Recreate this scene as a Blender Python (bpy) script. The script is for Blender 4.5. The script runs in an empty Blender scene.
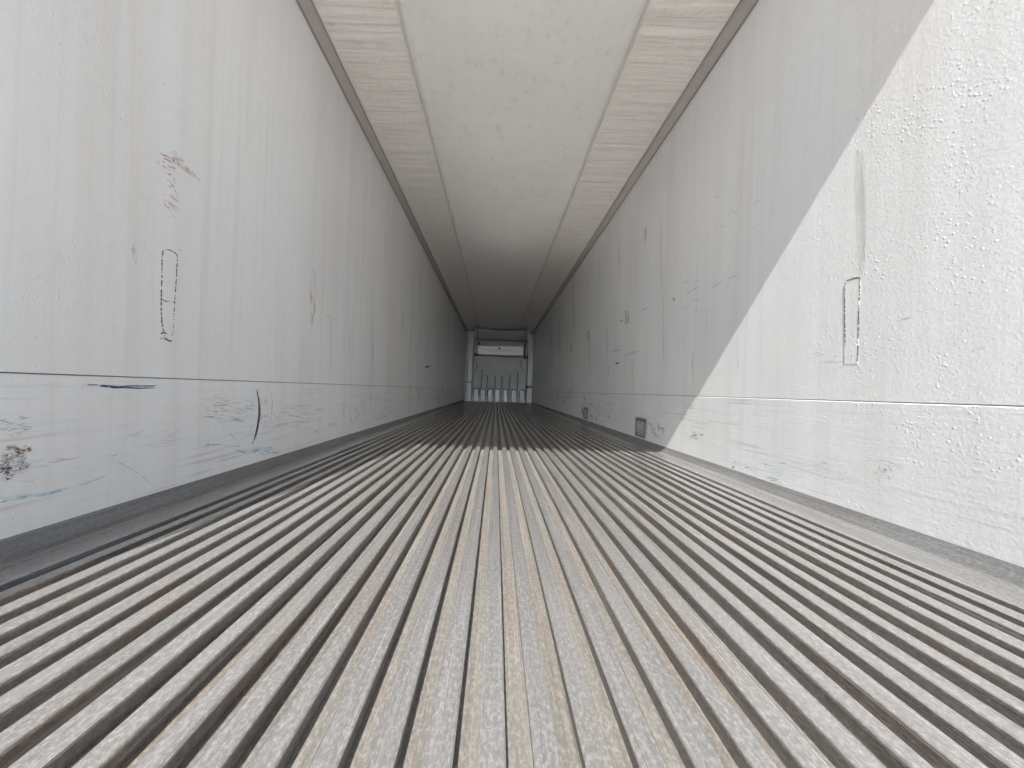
import bpy, math, random
from mathutils import Matrix, Vector, noise as mnoise
random.seed(7)
S = bpy.context.scene

# ------------------------------------------------------------------ camera
F = 380.0                      # focal length in pixels of a 1024 wide frame
ROLL = math.radians(1.89)
CX, CZ = -0.074, 0.438         # camera stands at the rear sill, low over the floor
cam = bpy.data.cameras.new('camera'); co = bpy.data.objects.new('camera', cam)
S.collection.objects.link(co); S.camera = co
cam.sensor_width = 36; cam.lens = 36 * F / 1024
cam.shift_x = 16 / 1024; cam.shift_y = 6 / 1024
cam.clip_start = 0.02; cam.clip_end = 500
co.matrix_world = Matrix.Translation((CX, 0, CZ)) @ Matrix.Rotation(math.pi/2, 4, 'X') @ Matrix.Rotation(ROLL, 4, 'Z')

# ------------------------------------------------------------------ light
S.view_settings.view_transform = 'Standard'; S.view_settings.look = 'None'
S.view_settings.gamma = 1; S.view_settings.use_curve_mapping = False
S.view_settings.exposure = 0.38; S.cycles.blur_glossy = 0.0
FILL_GLOW, FILL_GLOW_P = 6.0, 18.0
W = bpy.data.worlds.new('sky'); S.world = W; W.use_nodes = True
nt = W.node_tree; bg = nt.nodes['Background']
tc = nt.nodes.new('ShaderNodeTexCoord'); sp = nt.nodes.new('ShaderNodeSeparateXYZ')
rp = nt.nodes.new('ShaderNodeValToRGB')
nt.links.new(tc.outputs['Generated'], sp.inputs[0]); nt.links.new(sp.outputs['Z'], rp.inputs[0])
rp.color_ramp.elements[0].position = 0.0; rp.color_ramp.elements[0].color = (1.0, 0.975, 0.93, 1)
rp.color_ramp.elements[1].position = 0.9; rp.color_ramp.elements[1].color = (0.10, 0.165, 0.30, 1)
e = rp.color_ramp.elements.new(0.14); e.color = (0.70, 0.78, 0.88, 1)
e = rp.color_ramp.elements.new(0.38); e.color = (0.22, 0.31, 0.46, 1)
# added glow low in the sky behind the camera, throwing fill down the trailer
dt = nt.nodes.new('ShaderNodeVectorMath'); dt.operation = 'DOT_PRODUCT'; nt.links.new(tc.outputs['Generated'], dt.inputs[0])
dt.inputs[1].default_value = Vector((-0.05, -1.0, 0.10)).normalized()
mx = nt.nodes.new('ShaderNodeMath'); mx.operation = 'MAXIMUM'; nt.links.new(dt.outputs['Value'], mx.inputs[0]); mx.inputs[1].default_value = 0
pw = nt.nodes.new('ShaderNodeMath'); pw.operation = 'POWER'; nt.links.new(mx.outputs[0], pw.inputs[0]); pw.inputs[1].default_value = FILL_GLOW_P
gl = nt.nodes.new('ShaderNodeVectorMath'); gl.operation = 'SCALE'; gl.inputs[0].default_value = (1.0, 0.985, 0.965); nt.links.new(pw.outputs[0], gl.inputs['Scale'])
g2 = nt.nodes.new('ShaderNodeVectorMath'); g2.operation = 'SCALE'; nt.links.new(gl.outputs[0], g2.inputs[0]); g2.inputs['Scale'].default_value = FILL_GLOW
ad = nt.nodes.new('ShaderNodeVectorMath'); ad.operation = 'ADD'; nt.links.new(rp.outputs[0], ad.inputs[0]); nt.links.new(g2.outputs[0], ad.inputs[1])
nt.links.new(ad.outputs[0], bg.inputs['Color']); bg.inputs['Strength'].default_value = 1.25
sl = bpy.data.lights.new('sun', 'SUN'); sl.energy = 6.5; sl.angle = math.radians(0.55); sl.color = (1.0, 0.98, 0.945)
so = bpy.data.objects.new('sun', sl); S.collection.objects.link(so)
SUN = Vector((0.16, 1.0, -0.955)).normalized()
so.rotation_euler = SUN.to_track_quat('-Z', 'Y').to_euler(); so.location = (-1, -6, 6)

# ------------------------------------------------------------------ trailer measures
HW = 1.235; HC = 2.575; Y0 = 0.235; Y1 = 14.2; ZB = 0.045; ZK = 0.438

def ray(u, v):
    a, b = u - 496, v - 390
    c, s = math.cos(ROLL), math.sin(ROLL)
    return (a*c + b*s) / F, -(b*c - a*s) / F          # per metre of depth: sideways, up
def on_wall(u, v, inset=0.0):                            # pixel -> (y, z) on a side wall
    rx, rz = ray(u, v)
    d = ((HW - inset - CX) if rx > 0 else (-HW + inset - CX)) / rx
    return d, CZ + rz*d
def on_depth(u, v, d):                                   # pixel -> (x, z) at a depth
    rx, rz = ray(u, v)
    return CX + rx*d, CZ + rz*d

# ------------------------------------------------------------------ materials
class N:
    def __init__(s, name):
        s.m = bpy.data.materials.new(name); s.m.use_nodes = True
        s.t = s.m.node_tree; s.b = s.t.nodes['Principled BSDF']; s.out = s.t.nodes['Material Output']
        s.co = s.t.nodes.new('ShaderNodeTexCoord').outputs['Object']
    def link(s, a, b): s.t.links.new(a, b)
    def put(s, sock, v):
        if isinstance(v, bpy.types.NodeSocket): s.link(v, sock)
        else: sock.default_value = v
    def noise(s, scale=(1,1,1), detail=4, rough=.55, k=1.0):
        mp = s.t.nodes.new('ShaderNodeMapping'); s.link(s.co, mp.inputs[0]); mp.inputs['Scale'].default_value = scale
        n = s.t.nodes.new('ShaderNodeTexNoise'); s.link(mp.outputs[0], n.inputs['Vector'])
        n.inputs['Scale'].default_value = k; n.inputs['Detail'].default_value = detail; n.inputs['Roughness'].default_value = rough
        return n.outputs[0]
    def voro(s, scale, k=1.0):
        mp = s.t.nodes.new('ShaderNodeMapping'); s.link(s.co, mp.inputs[0]); mp.inputs['Scale'].default_value = scale
        n = s.t.nodes.new('ShaderNodeTexVoronoi'); s.link(mp.outputs[0], n.inputs['Vector']); n.inputs['Scale'].default_value = k
        return n.outputs['Distance']
    def rng(s, v, a, b, c=0.0, d=1.0):
        n = s.t.nodes.new('ShaderNodeMapRange'); s.put(n.inputs[0], v)
        for i, q in enumerate((a, b, c, d)): n.inputs[i+1].default_value = q
        return n.outputs[0]
    def math(s, op, a, b=0.0):
        n = s.t.nodes.new('ShaderNodeMath'); n.operation = op; s.put(n.inputs[0], a); s.put(n.inputs[1], b); return n.outputs[0]
    def mix(s, f, a, b):
        n = s.t.nodes.new('ShaderNodeMix'); n.data_type = 'RGBA'; s.put(n.inputs[0], f)
        for q, v in ((6, a), (7, b)): s.put(n.inputs[q], v if isinstance(v, bpy.types.NodeSocket) else (*v, 1))
        return n.outputs[2]
    def sep(s):
        n = s.t.nodes.new('ShaderNodeSeparateXYZ'); s.link(s.co, n.inputs[0]); return n.outputs
    def bump(s, h, strength=.3, dist=.01):
        n = s.t.nodes.new('ShaderNodeBump'); s.put(n.inputs['Height'], h); n.inputs['Strength'].default_value = strength
        n.inputs['Distance'].default_value = dist; s.link(n.outputs[0], s.b.inputs['Normal']); return n
    def fin(s, col, rough=.5, metal=0.0, spec=.5):
        s.put(s.b.inputs['Base Color'], col if isinstance(col, bpy.types.NodeSocket) else (*col, 1))
        s.put(s.b.inputs['Roughness'], rough); s.b.inputs['Metallic'].default_value = metal
        s.b.inputs['Specular IOR Level'].default_value = spec
        return s.m

def liner(name, kick, rough):
    n = N(name)
    big = n.noise((1, .9, .9), 3, .5, 1.3)
    col = n.mix(n.rng(big, .35, .65), (.815, .83, .845), (.86, .868, .87))
    strk = n.noise((1, 9, .35), 5, .6, 1.0)                       # upright run marks
    col = n.mix(n.rng(strk, .50, .72, 0, .22), col, (.62, .57, .50))
    strk0 = n.noise((1, 2.4, .2), 3, .6, 1.0)
    col = n.mix(n.rng(strk0, .46, .66, 0, .22), col, (.66, .60, .53))
    strk2 = n.noise((1, 38, .5), 3, .6, 1.0)
    col = n.mix(n.rng(strk2, .54, .72, 0, .18), col, (.60, .56, .51))
    mott = n.noise((1, 26, 22), 6, .7, 1.0)
    col = n.mix(n.rng(mott, .50, .68, 0, .12), col, (.60, .60, .60))
    spot = n.voro((1, 7, 6), 1.3)
    col = n.mix(n.rng(spot, .015, .03, .55, 0), col, (.30, .27, .24))
    if kick:
        scr = n.noise((1, 2.2, 70), 5, .65, 1.0)
        msk = n.noise((1, 1.6, 4), 2, .5, 1.0)
        col = n.mix(n.math('MULTIPLY', n.rng(scr, .54, .68, 0, .65), n.rng(msk, .42, .62)), col, (.42, .41, .40))
        scr2 = n.noise((1, 1.2, 30), 4, .6, 2.0)
        col = n.mix(n.rng(scr2, .56, .70, 0, .25), col, (.60, .70, .80))
    peb = n.noise((1, 1, 1), 2, .6, 95.0)
    drop = n.rng(n.voro((1, 1, 1), 62.0), .08, .30, 1, 0)
    dm = n.rng(n.noise((1, 1, 1), 3, .6, 4.0), .44, .60)
    wav = n.noise((1, 7, .25), 2, .5, 1.0)
    h = n.math('ADD', n.math('MULTIPLY', peb, .22), n.math('MULTIPLY', n.math('MULTIPLY', drop, dm), .26))
    h = n.math('ADD', h, n.math('MULTIPLY', wav, .55))
    if kick: h = n.math('ADD', h, n.math('MULTIPLY', n.noise((1, 3, 60), 4, .6, 1.0), .30))
    n.bump(h, .55, .006)
    return n.fin(col, rough, 0, .45)

M = {}
M['liner'] = liner('white_wall_liner', False, .36)
M['kick'] = liner('white_kick_liner', True, .40)
n = N('cream_ceiling')
col = n.mix(n.rng(n.noise((1, 1, 1), 4, .6, 1.4), .35, .65), (.92, .87, .805), (.94, .90, .85))
col = n.mix(n.rng(n.noise((5, 30, 1), 4, .6, 1.0), .55, .75, 0, .25), col, (.66, .59, .52))
col = n.mix(n.rng(n.noise((9, 9, 9), 5, .7, 1.0), .52, .70, 0, .22), col, (.62, .57, .52))
n.bump(n.math('ADD', n.noise((.9, 15, 1), 3, .55, 1.0), n.math('MULTIPLY', n.noise((40, 40, 40), 3), .2)), .9, .018)
M['ceiling'] = n.fin(col, .5, 0, .4)
n = N('grey_white_duct_fabric')
col = n.mix(n.rng(n.noise((1, 1, 1), 4, .6, 2.0), .35, .65), (.90, .87, .83), (.93, .905, .87))
col = n.mix(n.rng(n.noise((14, 10, 9), 5, .75, 1.0), .55, .70, 0, .35), col, (.58, .55, .52))
n.bump(n.math('ADD', n.noise((5, 1.5, 1), 4, .6, 2.0), n.math('MULTIPLY', n.noise((60, 60, 60), 3), .2)), .45, .012)
M['fabric'] = n.fin(col, .6, 0, .3)
n = N('fabric_hem'); n.bump(n.noise((60, 60, 60), 3), .6, .004); M['hem'] = n.fin((.76, .70, .62), .7)
n = N('taupe_cove'); M['cove'] = n.fin(n.mix(n.noise((3, 12, 3), 4), (.44, .40, .365), (.56, .52, .48)), .45)
n = N('cove_lip'); M['covelip'] = n.fin((.33, .295, .265), .5)

def alu(name, a, b, c, cm, rough=.5, metal=.35):
    n = N(name)
    st = n.noise((42, .7, 42), 5, .75, 1.6)
    col = n.mix(n.rng(st, .36, .64), a, b)
    pat = n.noise((7, 2.2, 7), 5, .65, 1.0)
    col = n.mix(n.rng(pat, .48, .66, 0, cm), col, c)
    fine = n.noise((190, 95, 190), 3, .8, 1.0)
    col = n.mix(n.rng(fine, .30, .70, .1, .55), col, n.mix(n.rng(fine, .40, .62), tuple(q*.48 for q in a), tuple(min(1, q*1.5) for q in b)))
    scr = n.noise((420, 2.0, 60), 2, .5, 1.0)
    col = n.mix(n.rng(scr, .62, .72, 0, .6), col, tuple(min(1, q*1.7) for q in b))
    dk = n.noise((300, 1.3, 40), 2, .5, 1.0)
    col = n.mix(n.rng(dk, .62, .70, 0, .5), col, tuple(q*.45 for q in a))
    n.bump(n.math('ADD', n.math('MULTIPLY', n.noise((200, 50, 200), 3, .7), .12), n.math('MULTIPLY', n.noise((260, 1.2, 260), 2, .5), 1.0)), .38, .0020)
    return n.fin(col, n.rng(st, .3, .7, rough-.03, rough+.10), metal, .4)
M['rib'] = alu('worn_aluminium_rib', (.36, .352, .340), (.49, .48, .468), (.41, .355, .31), .7, .19, .62)
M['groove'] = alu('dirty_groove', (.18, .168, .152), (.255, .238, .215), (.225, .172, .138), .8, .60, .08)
M['edge'] = alu('grey_floor_edging', (.17, .17, .17), (.22, .22, .218), (.17, .155, .14), .5, .6, .1)
n = N('sealant_and_gap_shade'); M['sealant'] = n.fin(n.mix(n.noise((30, 30, 30), 3), (.09, .09, .09), (.16, .16, .155)), .6)
n = N('silver_frame'); M['alu'] = n.fin(n.mix(n.rng(n.noise((3, 3, .6), 4, .6, 2), .3, .7), (.24, .265, .29), (.32, .345, .37)), .38, .2)
n = N('bulkhead_plastic'); M['bulk'] = n.fin(n.mix(n.rng(n.noise((2, 2, 2), 4), .3, .7), (.32, .35, .38), (.40, .43, .465)), .5)
n = N('dark_slot_and_crease'); M['slot'] = n.fin((.05, .055, .06), .7)
n = N('white_cover'); M['white'] = n.fin(n.mix(n.rng(n.noise((1, 2, 9), 4), .35, .65), (.86, .85, .85), (.93, .92, .93)), .45)
n = N('grey_hood'); M['hood'] = n.fin(n.mix(n.noise((2, 2, 2), 4), (.40, .42, .44), (.50, .52, .53)), .5)
n = N('pale_bounce_ground'); M['ground'] = n.fin(n.mix(n.rng(n.noise((1, 1, 1), 6, .7, 2), .3, .7), (.66, .62, .56), (.74, .70, .64)), .9)  # unseen ground, colour lightened so it bounces light onto the ceiling
n = N('painted_steel'); M['steel'] = n.fin((.7, .7, .7), .5)

def mark(name, col, alpha, sc=(1, 30, 30), lo=.42, hi=.56, rough=.5):
    n = N(name); n.fin(col, rough)
    a = n.rng(n.noise(sc, 5, .7, 1.0), lo, hi, 0, alpha)
    n.link(a, n.b.inputs['Alpha']); return n.m
M['m_dark'] = mark('black_rubber_scuff', (.05, .05, .055), .85, (1, 60, 25), .30, .52)
M['m_grey'] = mark('grey_scuff', (.25, .24, .23), .42, (1, 40, 60), .38, .60)
M['m_soft'] = mark('faint_smear', (.42, .41, .39), .20, (1, 9, 5), .34, .64)
M['m_band'] = mark('pale_run_mark', (.50, .50, .50), .16, (1, 2, 2), .0, .3)
M['m_navy'] = mark('navy_marker', (.02, .06, .16), .92, (1, 40, 60), .36, .48)
M['m_blue'] = mark('light_blue_paint_rub', (.30, .60, .76), .42, (1, 14, 40), .34, .58)
M['m_red'] = mark('faded_red_rub', (.55, .22, .22), .32, (1, 70, 40), .40, .58)
M['m_rust'] = mark('rust_brown_scuff', (.28, .14, .09), .75, (1, 60, 60), .44, .54)
M['m_glue'] = mark('dried_glue', (.36, .31, .22), .45, (1, 25, 60), .36, .56)
M['m_green'] = mark('green_stain', (.10, .30, .24), .7, (1, 40, 60), .36, .56)

# ------------------------------------------------------------------ mesh helper
class MB:
    def __init__(s): s.v = []; s.f = []; s.mi = []; s.mats = []
    def slot(s, m):
        m = M[m] if isinstance(m, str) else m
        if m not in s.mats: s.mats.append(m)
        return s.mats.index(m)
    def face(s, pts, m):
        i = len(s.v); s.v += [tuple(p) for p in pts]; s.f.append(tuple(range(i, i+len(pts)))); s.mi.append(s.slot(m))
    def box(s, x0, x1, y0, y1, z0, z1, m):
        i = len(s.v)
        s.v += [(x, y, z) for z in (z0, z1) for y in (y0, y1) for x in (x0, x1)]
        for q in ((0,2,3,1), (4,5,7,6), (0,1,5,4), (2,6,7,3), (0,4,6,2), (1,3,7,5)):
            s.f.append(tuple(i+k for k in q)); s.mi.append(s.slot(m))
    def prism_y(s, prof, y0, y1, m, mats=None):           # closed (x,z) outline pushed along y
        i = len(s.v); k = len(prof)
        s.v += [(x, y0, z) for x, z in prof] + [(x, y1, z) for x, z in prof]
        for a in range(k):
            b = (a+1) % k
            s.f.append((i+a, i+b, i+k+b, i+k+a)); s.mi.append(s.slot(mats[a] if mats else m))
        s.f.append(tuple(i+a for a in range(k))); s.mi.append(s.slot(m))
        s.f.append(tuple(i+k+a for a in reversed(range(k)))); s.mi.append(s.slot(m))
    def build(s, name, parent=None, smooth=False, bevel=0):
        me = bpy.data.meshes.new(name); me.from_pydata(s.v, [], s.f); me.update()
        for m in s.mats: me.materials.append(m)
        for p, k in zip(me.polygons, s.mi): p.material_index = k; p.use_smooth = smooth
        import bmesh
        bm = bmesh.new(); bm.from_mesh(me); bmesh.ops.recalc_face_normals(bm, faces=bm.faces); bm.to_mesh(me); bm.free()
        o = bpy.data.objects.new(name, me); S.collection.objects.link(o)
        if parent: o.parent = parent; o.matrix_parent_inverse = parent.matrix_world.inverted()
        if bevel:
            b = o.modifiers.new('bevel', 'BEVEL'); b.width = bevel; b.segments = 2; b.limit_method = 'ANGLE'
        return o
def struct(o): o['kind'] = 'structure'; return o
def thing(name, loc, label, cat, group=None):
    o = bpy.data.objects.new(name, None); S.collection.objects.link(o); o.location = loc
    o.empty_display_size = .1; o['label'] = label; o['category'] = cat
    if group: o['group'] = group
    bpy.context.view_layer.update(); return o

# ------------------------------------------------------------------ floor of T ribs
P = 0.065; TOP = 0.034; DEP = 0.030; FL = 0.004; WEB = 0.014
b = MB()
b.box(-HW-.06, HW+.06, Y0, Y1, -.16, -DEP, 'groove')
nr = 33; xs = [(i - (nr-1)/2) * P for i in range(nr)]
for x in xs:
    wob = random.uniform(-.003, .003); t = TOP/2 + random.uniform(-.0025, .002); x += wob
    zt = random.uniform(-.001, .0005)
    prof = [(x-t, zt-.0015), (x-t+.002, zt), (x+t-.002, zt), (x+t, zt-.0015), (x+t-.0005, zt-.006), (x+t-.0025, -DEP), (x-t+.0025, -DEP), (x-t+.0005, zt-.006)]
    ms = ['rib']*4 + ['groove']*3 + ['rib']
    b.prism_y(prof, Y0, Y1-.2, 'rib', ms)
struct(b.build('floor'))
for s, nm in ((-1, 'trim_1'), (1, 'trim_2')):
    b = MB()
    xe = xs[-1] + TOP/2 + .031
    prof = [(s*(HW-.001), -DEP+.0005), (s*xe, -DEP+.0005), (s*xe, -.001), (s*(HW-.055), .0), (s*(HW-.050), .001), (s*(HW-.026), .004), (s*(HW-.012), .030), (s*(HW-.006), ZB+.002), (s*(HW-.001), ZB+.002)]
    ms = ['edge', 'edge', 'rib', 'rib', 'edge', 'edge', 'edge', 'edge', 'edge']
    b.prism_y(prof, Y0, Y1-.2, 'edge', ms)
    struct(b.build(nm))

# ------------------------------------------------------------------ side walls, kick liners and the marks on them
def side(s):
    wall = MB(); kick = MB()
    wall.box(*sorted((s*HW, s*(HW+.06))), Y0, Y1, -.16, HC+.06, 'liner')
    wall.box(*sorted((s*(HW-.0012), s*HW)), Y0, Y1-.2, ZK+.0015, ZK+.0045, 'sealant')  # dark strip standing in for the shadow in the seam gap
    k0 = HW - .006
    kick.prism_y([(s*HW, ZB), (s*k0, ZB), (s*k0, ZK-.0018), (s*(HW-.0042), ZK+.0002), (s*(HW-.0042), ZK+.0006), (s*HW, ZK+.001)], Y0, Y1-.2, 'kick')
    def pt(u, v):
        y, z = on_wall(u, v, 0)
        if z < ZK: y, z = on_wall(u, v, .006)
        return y, z
    def quad(ps, m, off=.0008):
        q = []
        zs = [pt(*p)[1] for p in ps]; low = sum(zs)/len(zs) < ZK
        for (u, v) in ps:
            y, z = pt(u, v); q.append((s*((k0 if low else HW) - off), y, z))
        (kick if low else wall).face(q, m)
    def stroke(pts, w, m, off=.0008, taper=True):
        k = len(pts); L = []; R = []
        for i, (u, v) in enumerate(pts):
            a = pts[max(0, i-1)]; c = pts[min(k-1, i+1)]
            dx, dy = c[0]-a[0], c[1]-a[1]; l = math.hypot(dx, dy) or 1
            ww = w/2 * ((.25 + .75*math.sin(math.pi*(i+.15)/(k-1+.3))) if taper else 1)
            L.append((u - dy/l*ww, v + dx/l*ww)); R.append((u + dy/l*ww, v - dx/l*ww))
        for i in range(k-1): quad([L[i], L[i+1], R[i+1], R[i]], m, off)
    return wall, kick, quad, stroke

def curve(pts, n=10):                                     # smooth polyline through points
    out = []
    for i in range(len(pts)-1):
        p0 = pts[max(0, i-1)]; p1 = pts[i]; p2 = pts[i+1]; p3 = pts[min(len(pts)-1, i+2)]
        for k in range(n):
            t = k/n
            out.append(tuple(.5*((2*p1[j]) + (-p0[j]+p2[j])*t + (2*p0[j]-5*p1[j]+4*p2[j]-p3[j])*t*t + (-p0[j]+3*p1[j]-3*p2[j]+p3[j])*t**3) for j in (0, 1)))
    out.append(pts[-1]); return out
def scatter(stroke, cx, cy, rx, ry, cnt, ln, ang, w, mats, jit=.35):
    for _ in range(cnt):
        a = random.uniform(0, 2*math.pi); r = math.sqrt(random.random())
        u, v = cx + rx*r*math.cos(a), cy + ry*r*math.sin(a)
        th = math.radians(ang) + random.uniform(-jit, jit); l = ln*random.uniform(.4, 1.2); c = random.uniform(-.15, .15)*l
        p = [(u-l/2*math.cos(th), v-l/2*math.sin(th)), (u-c*math.sin(th), v+c*math.cos(th)), (u+l/2*math.cos(th), v+l/2*math.sin(th))]
        stroke(curve(p, 3), w*random.uniform(.6, 1.3), random.choice(mats), random.uniform(.0006, .0014))

# left wall
wl, kl, quad, stroke = side(-1)
stroke(curve([(84, 384.2), (100, 385.6), (118, 387.2), (131, 387.6)]), 2.2, 'm_navy')
stroke(curve([(118, 386.6), (130, 385.9), (150, 386.0), (157, 385.3)]), 1.2, 'm_navy')
stroke(curve([(112, 388.2), (124, 387.4), (138, 388.2), (155, 387.8)]), 1.5, 'm_navy')
stroke(curve([(256.8, 389), (258.6, 400), (259.3, 412), (257.6, 426), (254.6, 438), (252, 444)]), 2.1, 'm_dark')
stroke(curve([(257, 391), (258.8, 408), (257.8, 424), (253, 442)]), 1.3, 'm_dark', .0012)
stroke(curve([(271, 392), (272, 402), (271.5, 412), (270.5, 424)]), .9, 'm_grey')
stroke(curve([(272, 412), (277, 417), (280, 421)]), .8, 'm_grey')
stroke(curve([(272, 430), (280, 426), (287, 423), (298, 422), (312, 422)]), .8, 'm_grey')
stroke(curve([(0, 502), (20, 498), (50, 493), (80, 485), (105, 476)]), 3.0, 'm_blue')
stroke(curve([(0, 498.5), (16, 496.5), (34, 494)]), 2.0, 'm_blue')
stroke(curve([(192, 450), (205, 445.6), (218, 444.6), (240, 446.4)]), 1.9, 'm_blue')
stroke(curve([(236, 450), (246, 452), (262, 449), (272, 447)]), 3.2, 'm_blue')
stroke(curve([(106, 458), (124, 465), (142, 476), (156, 489)]), .8, 'm_grey')
stroke(curve([(222, 425), (232, 436), (240, 445)]), .7, 'm_grey')
stroke(curve([(48, 462.5), (58, 461), (68, 459.5), (80, 457.5)]), 1.0, 'm_grey')
stroke(curve([(54, 458.6), (60, 458.8), (67, 459.4)]), 1.0, 'm_grey')
stroke(curve([(104, 455.5), (111, 456), (118, 454)]), 1.6, 'm_grey')
scatter(stroke, 18, 449, 16, 4, 40, 8, -4, 1.3, ['m_rust', 'm_rust', 'm_grey'])
scatter(stroke, 12, 464, 17, 11, 150, 8, -25, 1.3, ['m_grey', 'm_grey', 'm_soft'], .9)
scatter(stroke, 6, 473, 8, 7, 26, 5, -20, 1.2, ['m_dark', 'm_grey'], .9)
scatter(stroke, 14, 425, 14, 12, 22, 12, -3, 1.6, ['m_soft'])
scatter(stroke, 40, 470, 40, 12, 16, 22, -6, .8, ['m_soft', 'm_grey'], .1)
scatter(stroke, 228, 409, 26, 14, 60, 14, 8, .9, ['m_grey', 'm_soft', 'm_soft'], .25)
scatter(stroke, 150, 438, 28, 10, 24, 16, -8, .9, ['m_soft'], .25)
scatter(stroke, 256, 414, 12, 26, 26, 10, 80, .8, ['m_soft', 'm_grey'], .7)
scatter(stroke, 300, 420, 40, 14, 40, 12, 2, .7, ['m_soft', 'm_grey'], .3)
scatter(stroke, 365, 410, 30, 14, 34, 7, 85, .7, ['m_soft', 'm_grey'], .5)
scatter(stroke, 265, 452, 12, 4, 16, 8, 10, 1.4, ['m_blue', 'm_soft'], .6)
scatter(stroke, 430, 393, 18, 8, 18, 6, 88, .7, ['m_grey', 'm_soft'], .2)
for i in range(5): stroke(curve([(160+i*5, 153+i*2.2), (172+i*5, 160+i*3), (186+i*4, 172+i*3)]), 1.4, 'm_red')
scatter(stroke, 172, 190, 7, 30, 40, 9, 42, 1.3, ['m_red'], .15)
scatter(stroke, 170, 160, 12, 8, 26, 9, 35, 1.2, ['m_red', 'm_glue'], .25)
scatter(stroke, 133, 257, 3, 9, 8, 9, 82, 1.6, ['m_soft'], .1)
scatter(stroke, 312, 300, 3, 25, 7, 26, 89, 2.2, ['m_soft'], .02)
scatter(stroke, 428, 367, 2.5, 1, 4, 4, 5, 1.4, ['m_dark'], .2)
for u, v, l in ((372, 350, 60), (349, 330, 50), (402, 320, 44), (388, 372, 50), (330, 345, 70), (437, 350, 40), (448, 335, 40), (455, 345, 50), (420, 290, 40)):
    stroke(curve([(u, v-l/2), (u+.8, v), (u-.3, v+l/2)], 4), 1.4, 'm_soft')
stroke(curve([(320, 313), (330, 317), (342, 323)]), .9, 'm_soft')
struct(wl.build('wall_left')); struct(kl.build('baseboard_left'))

# right wall
wr, kr, quad, stroke = side(1)
stroke(curve([(896, 468), (925, 475), (960, 486), (1000, 496), (1024, 501)]), 1.1, 'm_soft')
stroke(curve([(922, 474), (932, 477), (942, 480)]), 1.0, 'm_grey')
stroke(curve([(820, 362.5), (835, 362), (843, 361.4)]), 1.0, 'm_grey')
stroke(curve([(898, 320.5), (906, 318.8), (913, 316.5)]), 1.2, 'm_grey')
for u, v, l in ((645, 236, 18), (693, 368, 34), (707, 325, 30), (738, 352, 40), (608, 350, 50), (560, 330, 44), (552, 345, 50), (574, 300, 60), (620, 262, 50), (633, 365, 60), (664, 330, 90), (662, 250, 80), (590, 350, 50)):
    stroke(curve([(u, v-l/2), (u-.6, v), (u+.4, v+l/2)], 4), 1.5, 'm_soft')
stroke(curve([(645.5, 226), (646, 233), (645, 242)]), 1.4, 'm_glue')
stroke([(626, 311), (626, 324)], 1.6, 'm_glue', taper=False); stroke([(628.6, 311), (628.4, 323)], 1.4, 'm_glue', .0011, False)
stroke([(588.3, 331), (588.3, 341)], 2.2, 'm_glue', taper=False)
stroke([(571, 346), (571, 352)], 1.5, 'm_glue', taper=False)
scatter(stroke, 621, 321, 1.6, 1, 3, 3, 0, 1.4, ['m_glue'], .2)
scatter(stroke, 617, 363, 1.2, .8, 3, 2.5, 0, 1.4, ['m_dark'], .2)
scatter(stroke, 674, 300, 1.4, 1.2, 4, 3, 0, 1.5, ['m_grey'], .5)
for p in ([(640, 312), (648, 308)], [(611, 352), (622, 350)], [(624, 356), (640, 351)], [(712, 288), (719, 284), (724, 281)], [(728, 279), (734, 274), (738, 276)], [(686, 295), (699, 287)]):
    stroke(curve([p[0], ((p[0][0]+p[-1][0])/2, (p[0][1]+p[-1][1])/2-.6), p[-1]], 4), 1.0, 'm_grey')
scatter(stroke, 735, 215, 30, 26, 14, 6, -20, 1.2, ['m_soft'], .6)
scatter(stroke, 700, 290, 44, 26, 16, 8, -22, 1.0, ['m_soft'], .4)
scatter(stroke, 652, 430, 12, 8, 30, 7, 30, 1.4, ['m_soft', 'm_grey'], .9)
scatter(stroke, 600, 412, 14, 10, 30, 6, 80, .9, ['m_soft', 'm_grey'], .5)
scatter(stroke, 697, 435, 7, 4, 16, 6, -40, 1.2, ['m_grey', 'm_blue', 'm_soft'], .7)
scatter(stroke, 734, 465, 2, 3, 5, 5, -55, 1.2, ['m_blue', 'm_blue'], .3)
scatter(stroke, 884, 474, 10, 9, 26, 6, 60, 1.1, ['m_soft', 'm_grey'], .5)
scatter(stroke, 800, 475, 60, 16, 26, 22, 8, 1.0, ['m_soft', 'm_blue'], .15)
scatter(stroke, 850, 468, 45, 14, 9, 26, 14, 1.0, ['m_blue', 'm_soft'], .08)
scatter(stroke, 826, 355, 10, 7, 16, 7, 0, 1.2, ['m_soft'], .4)
scatter(stroke, 940, 330, 60, 30, 20, 5, 30, 1.2, ['m_soft'], .9)
stroke([(858, 150), (860, 190), (862, 235), (861, 275)], 11, 'm_band'); stroke([(863, 150), (864, 200), (865, 262)], 6, 'm_band', .0012)
scatter(stroke, 565, 396, 10, 8, 16, 5, 85, .8, ['m_grey'], .3)
scatter(stroke, 584, 406, 4, 8, 10, 8, 88, .9, ['m_grey'], .2)
struct(wr.build('wall_right')); struct(kr.build('baseboard_right'))

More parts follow.
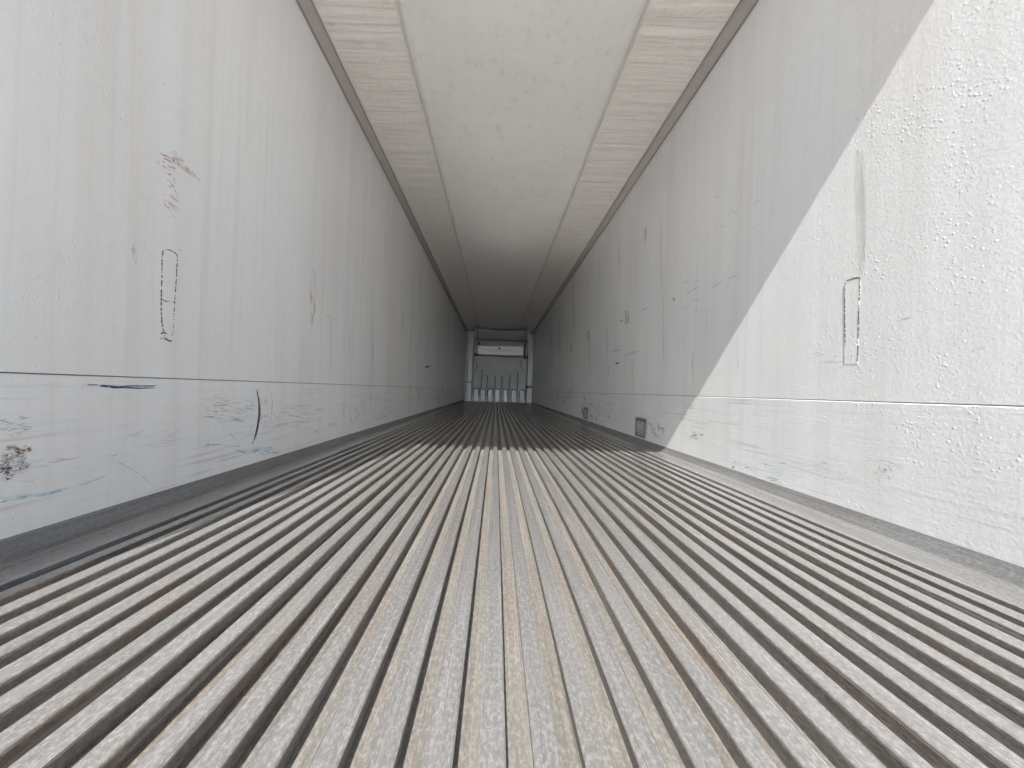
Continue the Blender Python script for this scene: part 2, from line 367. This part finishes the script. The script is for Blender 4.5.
# ------------------------------------------------------------------ ceiling, corner coves, rear frame, front wall, ground
b = MB()
b.box(-HW-.06, HW+.06, Y0, Y1, HC+.0, HC+.08, 'ceiling')
struct(b.build('ceiling'))
for s, nm in ((-1, 'trim_3'), (1, 'trim_4')):
    b = MB()
    prof = [(s*(HW-.001), HC-.001), (s*(HW-.001), HC-.052), (s*(HW-.006), HC-.054), (s*(HW-.012), HC-.046), (s*(HW-.046), HC-.014), (s*(HW-.060), HC-.013), (s*(HW-.066), HC-.006), (s*(HW-.066), HC-.001)]
    b.prism_y(prof, Y0, Y1-.2, 'cove', ['cove', 'covelip', 'covelip', 'cove', 'cove', 'covelip', 'covelip', 'cove'])
    struct(b.build(nm))
b = MB()                                                   # rear portal: jambs, header and sill
b.box(-HW-.12, -1.115, Y0-.06, Y0, -.2, HC+.14, 'steel'); b.box(1.106+.05, HW+.12, Y0-.06, Y0, -.2, HC+.14, 'steel')
b.box(-HW-.12, HW+.12, Y0-.06, Y0, HC+.062, HC+.14, 'steel'); b.box(-HW-.12, HW+.12, Y0-.06, Y0, -.2, -.002, 'steel')
struct(b.build('trim_5'))
b = MB(); b.box(-HW-.06, HW+.06, Y1-.2, Y1, -.16, HC+.08, 'hood'); struct(b.build('wall_front'))
b = MB(); b.box(-40, 40, -60, 30, -1.35, -1.25, 'ground'); struct(b.build('ground'))

# ------------------------------------------------------------------ fabric air duct under the ceiling
root = thing('air_duct', (0, 1.0, HC), 'long pale fabric air duct slung under the cream ceiling, hemmed on both edges', 'air duct')
XL, XR = -.70, .68
def sag(y):
    a = .020 + .07*max(0, min(1, (y-1.6)/3.9))**1.3
    if y > 5.5: t = min(1, (y-5.5)/1.5); a = .09*(1-t*t*(3-2*t)) + .03*(t*t*(3-2*t))
    if y > 7.2: a = .03 + .012*math.sin((y-7.2)*1.3)
    return a
b = MB(); NU, NV = 28, 220; ya, yb = .6, 12.9
def dz(u, y):
    w = math.sin(math.pi*u)**.75 if 0 < u < 1 else 0
    return w*(sag(y) + .010*mnoise.noise(Vector((u*5, y*1.6, 2)))) + .004
g = [[(XL+(XR-XL)*i/NU, ya+(yb-ya)*j/NV, HC-dz(i/NU, ya+(yb-ya)*j/NV)) for i in range(NU+1)] for j in range(NV+1)]
base = len(b.v)
for r in g: b.v += r
for j in range(NV):
    for i in range(NU):
        a = base + j*(NU+1)+i; b.f.append((a, a+1, a+NU+2, a+NU+1)); b.mi.append(b.slot('fabric'))
sh = b.build('sheet', root, True); sm = sh.modifiers.new('thick', 'SOLIDIFY'); sm.thickness = .002
for x in (XL, XR):                                         # puckered hem lines
    b = MB(); N2 = 260; k = 6; ring = []
    for j in range(N2+1):
        y = ya + (yb-ya)*j/N2; r = .006*(1+.5*mnoise.noise(Vector((x, y*7, 0)))); xx = x + .008*mnoise.noise(Vector((x, y*1.7, 5)))
        for q in range(k):
            a = 2*math.pi*q/k; b.v.append((xx + r*1.2*math.cos(a), y, HC-.007 + r*.6*math.sin(a)))
    for j in range(N2):
        for q in range(k):
            a, c = j*k+q, j*k+(q+1) % k; b.f.append((a, c, c+k, a+k)); b.mi.append(b.slot('hem'))
    b.build('hem', root, True)

# ------------------------------------------------------------------ outlined patches on the side walls
def patch(s, outline, label, seals, inset_mat='liner'):
    pts = [on_wall(u, v) for u, v in outline]
    cy = sum(p[0] for p in pts)/len(pts); cz = sum(p[1] for p in pts)/len(pts)
    r = thing('repair_patch', (s*HW, cy, cz), label, 'patch', 'outlined patches on the side walls')
    b = MB(); k = len(pts); x0, x1 = s*(HW-.0002), s*(HW-.0012)
    b.face([(x1, y, z) for y, z in pts], inset_mat); b.face([(x0, y, z) for y, z in pts], inset_mat)
    for i in range(k):
        j = (i+1) % k; b.face([(x0, *pts[i]), (x0, *pts[j]), (x1, *pts[j]), (x1, *pts[i])], inset_mat)
    b.build('plate', r)
    b = MB()
    for (p, w) in seals:
        p = curve(p, 8)
        run = 0
        for i in range(len(p)-1):
            u, v = p[i]; u2, v2 = p[i+1]
            m = 3
            for q in range(m):
                if mnoise.noise(Vector((u*.21+q*.3, v*.33, s*3))) + mnoise.noise(Vector((u*1.3, v*1.7+q, 1)))*.6 < -.10: continue
                a = (u+(u2-u)*q/m, v+(v2-v)*q/m); c = (u+(u2-u)*(q+1)/m, v+(v2-v)*(q+1)/m)
                dx, dy = c[0]-a[0], c[1]-a[1]; l = math.hypot(dx, dy) or 1
                ww = w/2*random.uniform(.6, 1.25); nx, ny = -dy/l*ww, dx/l*ww
                qd = [on_wall(a[0]+nx, a[1]+ny), on_wall(c[0]+nx, c[1]+ny), on_wall(c[0]-nx, c[1]-ny), on_wall(a[0]-nx, a[1]-ny)]
                xa, xb = s*(HW-.0005), s*(HW-.0018)
                b.face([(xb, *t) for t in qd], 'sealant')
                for e1 in range(4):
                    e2 = (e1+1) % 4; b.face([(xa, *qd[e1]), (xa, *qd[e2]), (xb, *qd[e2]), (xb, *qd[e1])], 'sealant')
    o = b.build('sealant', r); o['label'] = 'broken dark sealant line around the edge'
    return r
lo = [(162.5, 338), (161.5, 300), (161.5, 262), (162.5, 251.5), (165, 249.8), (170, 250.6), (175, 253.5), (176.5, 256), (175.5, 280), (174, 310), (172.5, 338)]
patch(-1, lo, 'narrow upright patch outlined in dark sealant on the shaded left wall',
      [([(164, 336.5), (161.2, 318), (161, 298), (161.6, 275), (161.8, 258), (163, 250.5)], 1.1), ([(164, 249.6), (169, 250), (174, 252.4), (177, 255.5)], 1.1),
       ([(177, 255.5), (176.4, 270), (174.8, 295), (173.6, 315), (173, 333)], .9), ([(160.5, 333.5), (164, 332.8), (168, 334.4), (172.5, 335)], 1.3),
       ([(160.5, 338.5), (165, 338.5), (168, 340.5), (171.5, 341)], 1.3), ([(162, 299), (165, 301.4), (169, 301), (174, 302.5)], .9)])
ro = [(844.5, 347), (845, 318), (845, 290), (846, 283), (849, 280), (855, 278), (860, 277.6), (860.5, 283), (859.5, 305), (858.5, 330), (858, 364), (844.5, 364)]
patch(1, ro, 'narrow upright patch with arched outline on the sunlit right wall',
      [([(845.6, 346), (845.4, 325), (845.2, 305), (845, 290), (846.4, 283)], .9), ([(847.5, 280.5), (851, 279.4), (856, 278), (860.5, 277.7)], 1.4),
       ([(860, 278), (860, 290), (859.2, 312), (858.6, 335), (858.4, 352), (857.6, 362)], 1.0)])

# ------------------------------------------------------------------ little drain plates low on the right wall
def drain(u0, u1, v0, v1, label, bars):
    inset = .006
    y1, _ = on_wall(u0, v0, inset); y0, _ = on_wall(u1, v0, inset)
    um = (u0+u1)/2; _, zt = on_wall(um, v0, inset); _, zb = on_wall(um, v1, inset); zb = max(zb, ZB+.004)
    r = thing('drain_plate', (HW-inset, (y0+y1)/2, zb), label, 'vent', 'drain plates low on the right wall')
    b = MB(); x1 = HW-inset-.0005; x0 = x1-.010; t = (y1-y0)*.13; tz = (zt-zb)*.10
    b.box(x0, x1, y0, y0+t, zb, zt, 'vframe'); b.box(x0, x1, y1-t, y1, zb, zt, 'vframe')
    b.box(x0, x1, y0+t, y1-t, zt-tz*1.8, zt, 'vframe'); b.box(x0, x1, y0+t, y1-t, zb, zb+tz, 'vframe')
    b.build('frame', r, bevel=.001)
    b = MB(); b.box(x1-.003, x1, y0+t, y1-t, zb+tz, zt-tz*1.8, 'vback'); b.build('backing', r)
    for i in range(bars):
        z = zb+tz+(zt-zb-2.8*tz)*(i+.5)/bars
        b = MB(); hh = (zt-zb)*.045
        b.prism_y([(x0+.001, z-hh), (x1-.003, z), (x1-.003, z+hh), (x0+.001, z+hh*.3)], y0+t, y1-t, 'vback' if i else 'vgreen'); b.build('slat', r)
n = N('sooty_frame'); M['vframe'] = n.fin(n.mix(n.rng(n.noise((40, 40, 40), 4, .7), .4, .6), (.10, .10, .10), (.26, .26, .25)), .6)
n = N('grey_backing'); M['vback'] = n.fin(n.mix(n.rng(n.noise((30, 30, 60), 4, .7), .4, .6), (.34, .34, .34), (.58, .58, .58)), .6)
n = N('greenish_slat'); M['vgreen'] = n.fin(n.mix(n.rng(n.noise((30, 30, 60), 4, .7), .4, .6), (.16, .26, .22), (.36, .42, .40)), .6)
drain(636.6, 647.2, 418, 437.5, 'larger grimy grey slatted drain plate at the foot of the right wall', 5)
drain(584.2, 588.2, 407.5, 419, 'smaller dark drain plate at the foot of the right wall, farther in', 3)

# ------------------------------------------------------------------ front bulkhead
D = 13.7
def B(b, u0, u1, v0, v1, m, d0=D, th=.03):                # upright box drawn between pixel edges at a depth
    xa, _ = on_depth(u0, 388, D); xb, _ = on_depth(u1, 388, D)
    _, z1 = on_depth(499, v0, D); _, z0 = on_depth(499, v1, D)
    xa = max(xa, -HW+.012); xb = min(xb, HW-.012)
    b.box(xa, xb, d0, d0+th, max(z0, 0.002), min(z1, HC-.03), m)
root = thing('bulkhead', (0, D, 0), 'grey moulded front bulkhead with ribbed air slots at the far end', 'bulkhead')
b = MB(); B(b, 473, 525.8, 357, 388.8, 'bulk', D, .04)
B(b, 473, 525.8, 388.8, 402, 'bulk', D+.09, .03)
b.build('panel', root, bevel=.008)
b = MB(); B(b, 466.9, 472.0, 333, 382.4, 'alu', D-.05, .12); b.build('side_post', root, bevel=.01)
b = MB(); B(b, 466.6, 471.6, 383.6, 402, 'alu', D-.07, .14); b.build('post_foot', root, bevel=.01)
b = MB(); B(b, 526.8, 532.6, 334, 402, 'alu', D-.05, .12); b.build('side_post', root, bevel=.01)
b = MB(); B(b, 525.4, 533, 384.8, 387.2, 'slot', D-.08, .03); b.build('bracket', root)
b = MB(); B(b, 466.2, 472.2, 382.4, 383.6, 'slot', D-.08, .03); b.build('bracket', root)
b = MB(); B(b, 473.2, 478.0, 354.2, 356.6, 'slot', D-.03, .03); b.build('bracket', root)
b = MB(); B(b, 522.4, 526.6, 354.8, 358, 'slot', D-.03, .03); b.build('bracket', root)
for u, v in ((481.4, 370), (487.0, 375.5), (494.8, 376), (501.7, 376), (509.6, 374), (517.4, 371.6)):
    b = MB(); B(b, u-.55, u+.55, v, 388.6, 'slot', D-.006, .007); b.build('slot', root)
    b = MB(); B(b, u+.6, u+1.5, v+1, 388.6, 'alu', D-.03, .03); b.build('rib', root, bevel=.004)
for u0, u1 in ((473.8, 478.6), (480.8, 485.2), (488.2, 492.4), (495.0, 500.0), (503.6, 508.0), (511.8, 516.8), (519.8, 525.0)):
    b = MB(); B(b, u0, u1, 389.6, 402, 'alu', D+.0, .08)
    o = b.build('foot', root, bevel=.01)
    b = MB(); B(b, u0-.5, u1+.5, 388.9, 389.7, 'slot', D-.012, .06); B(b, u0-.7, u0-.05, 389.7, 396.5, 'slot', D-.004, .06); B(b, u1+.05, u1+.7, 389.7, 396.5, 'slot', D-.004, .06)
    b.build('foot_outline', o)  # dark outline around the top and sides of each foot
for pts in ([(475.5, 359), (477.2, 366), (475.2, 371)], [(521.5, 360), (520.6, 366), (523, 371)]):  # dark strips painting the shade in the panel's V-shaped creases
    b = MB()
    for i in range(2):
        (u, v), (u2, v2) = pts[i], pts[i+1]
        xa, za = on_depth(u, v, D); xb, zb = on_depth(u2, v2, D)
        b.face([(xa-.012, D-.004, za), (xa+.012, D-.004, za), (xb+.012, D-.004, zb), (xb-.012, D-.004, zb)], 'slot')
    b.build('crease_shade', root).modifiers.new('t', 'SOLIDIFY').thickness = .003

b = MB()
xa, zt = on_depth(478, 344.9, D-.25); xb, _ = on_depth(522.4, 388, D-.25)
_, zm = on_depth(499, 350.4, D-.25); _, zb = on_depth(499, 355, D-.25)
prof = [(D+.1, zt+.02), (D-.22, zt), (D-.26, zt-.03), (D-.24, zm+.012), (D-.21, zm), (D-.25, zm-.012), (D-.24, zb+.02), (D-.20, zb), (D+.1, zb)]
i0 = len(b.v); k = len(prof)
b.v += [(xa, y, z) for y, z in prof] + [(xb, y, z) for y, z in prof]
for a in range(k):
    c = (a+1) % k; b.f.append((i0+a, i0+c, i0+k+c, i0+k+a)); b.mi.append(b.slot('white'))
b.f.append(tuple(range(i0, i0+k))); b.mi.append(0); b.f.append(tuple(range(i0+k, i0+2*k))); b.mi.append(0)
cover = b.build('evaporator_cover', root); cover['label'] = 'bright white cover box with a dark latch'
x, z = on_depth(499.4, 348.4, D-.27); b = MB(); kk = 14
ring = [(x+.035*math.cos(2*math.pi*q/kk), z+.03*math.sin(2*math.pi*q/kk)) for q in range(kk)]
b.face([(p[0], D-.275, p[1]) for p in ring], 'slot')
for q in range(kk):
    p, r2 = ring[q], ring[(q+1) % kk]; b.face([(p[0], D-.275, p[1]), (r2[0], D-.275, r2[1]), (r2[0], D-.22, r2[1]), (p[0], D-.22, p[1])], 'slot')
b.build('latch', cover)['label'] = 'dark round latch'
for u0, u1 in ((476.6, 478.0), (522.4, 523.8)):
    b = MB(); B(b, u0, u1, 343.4, 355.4, 'slot', D-.18, .25); b.build('end_cap', cover)

# curved hood that takes the duct down to the evaporator
root = thing('air_hood', (0, 13.0, HC), 'dark curved air hood under the ceiling where the fabric duct ends', 'hood')
b = MB(); K = 16; NJ = 10
xa, _ = on_depth(474.5, 388, 13.1); xb, _ = on_depth(525.5, 388, 13.1)
for j in range(NJ+1):
    t = j/NJ; y = 12.75 + .75*t
    for i in range(K+1):
        q = i/K; arc = (1-(2*q-1)**2)*.07
        b.v.append((xa+(xb-xa)*q, y + .10*(1-(2*q-1)**2), HC-.06-.30*math.sin(t*math.pi/2) - arc*(1-t)))
for j in range(NJ):
    for i in range(K):
        a = j*(K+1)+i; b.f.append((a, a+1, a+K+2, a+K+1)); b.mi.append(b.slot('hood'))
o = b.build('shell', root, True); o.modifiers.new('t', 'SOLIDIFY').thickness = .01
for x in (xa, xb):
    b = MB(); b.box(x-.02, x+.02, 12.75, 13.55, HC-.40, HC-.005, 'hood'); b.build('cheek', root, bevel=.005)
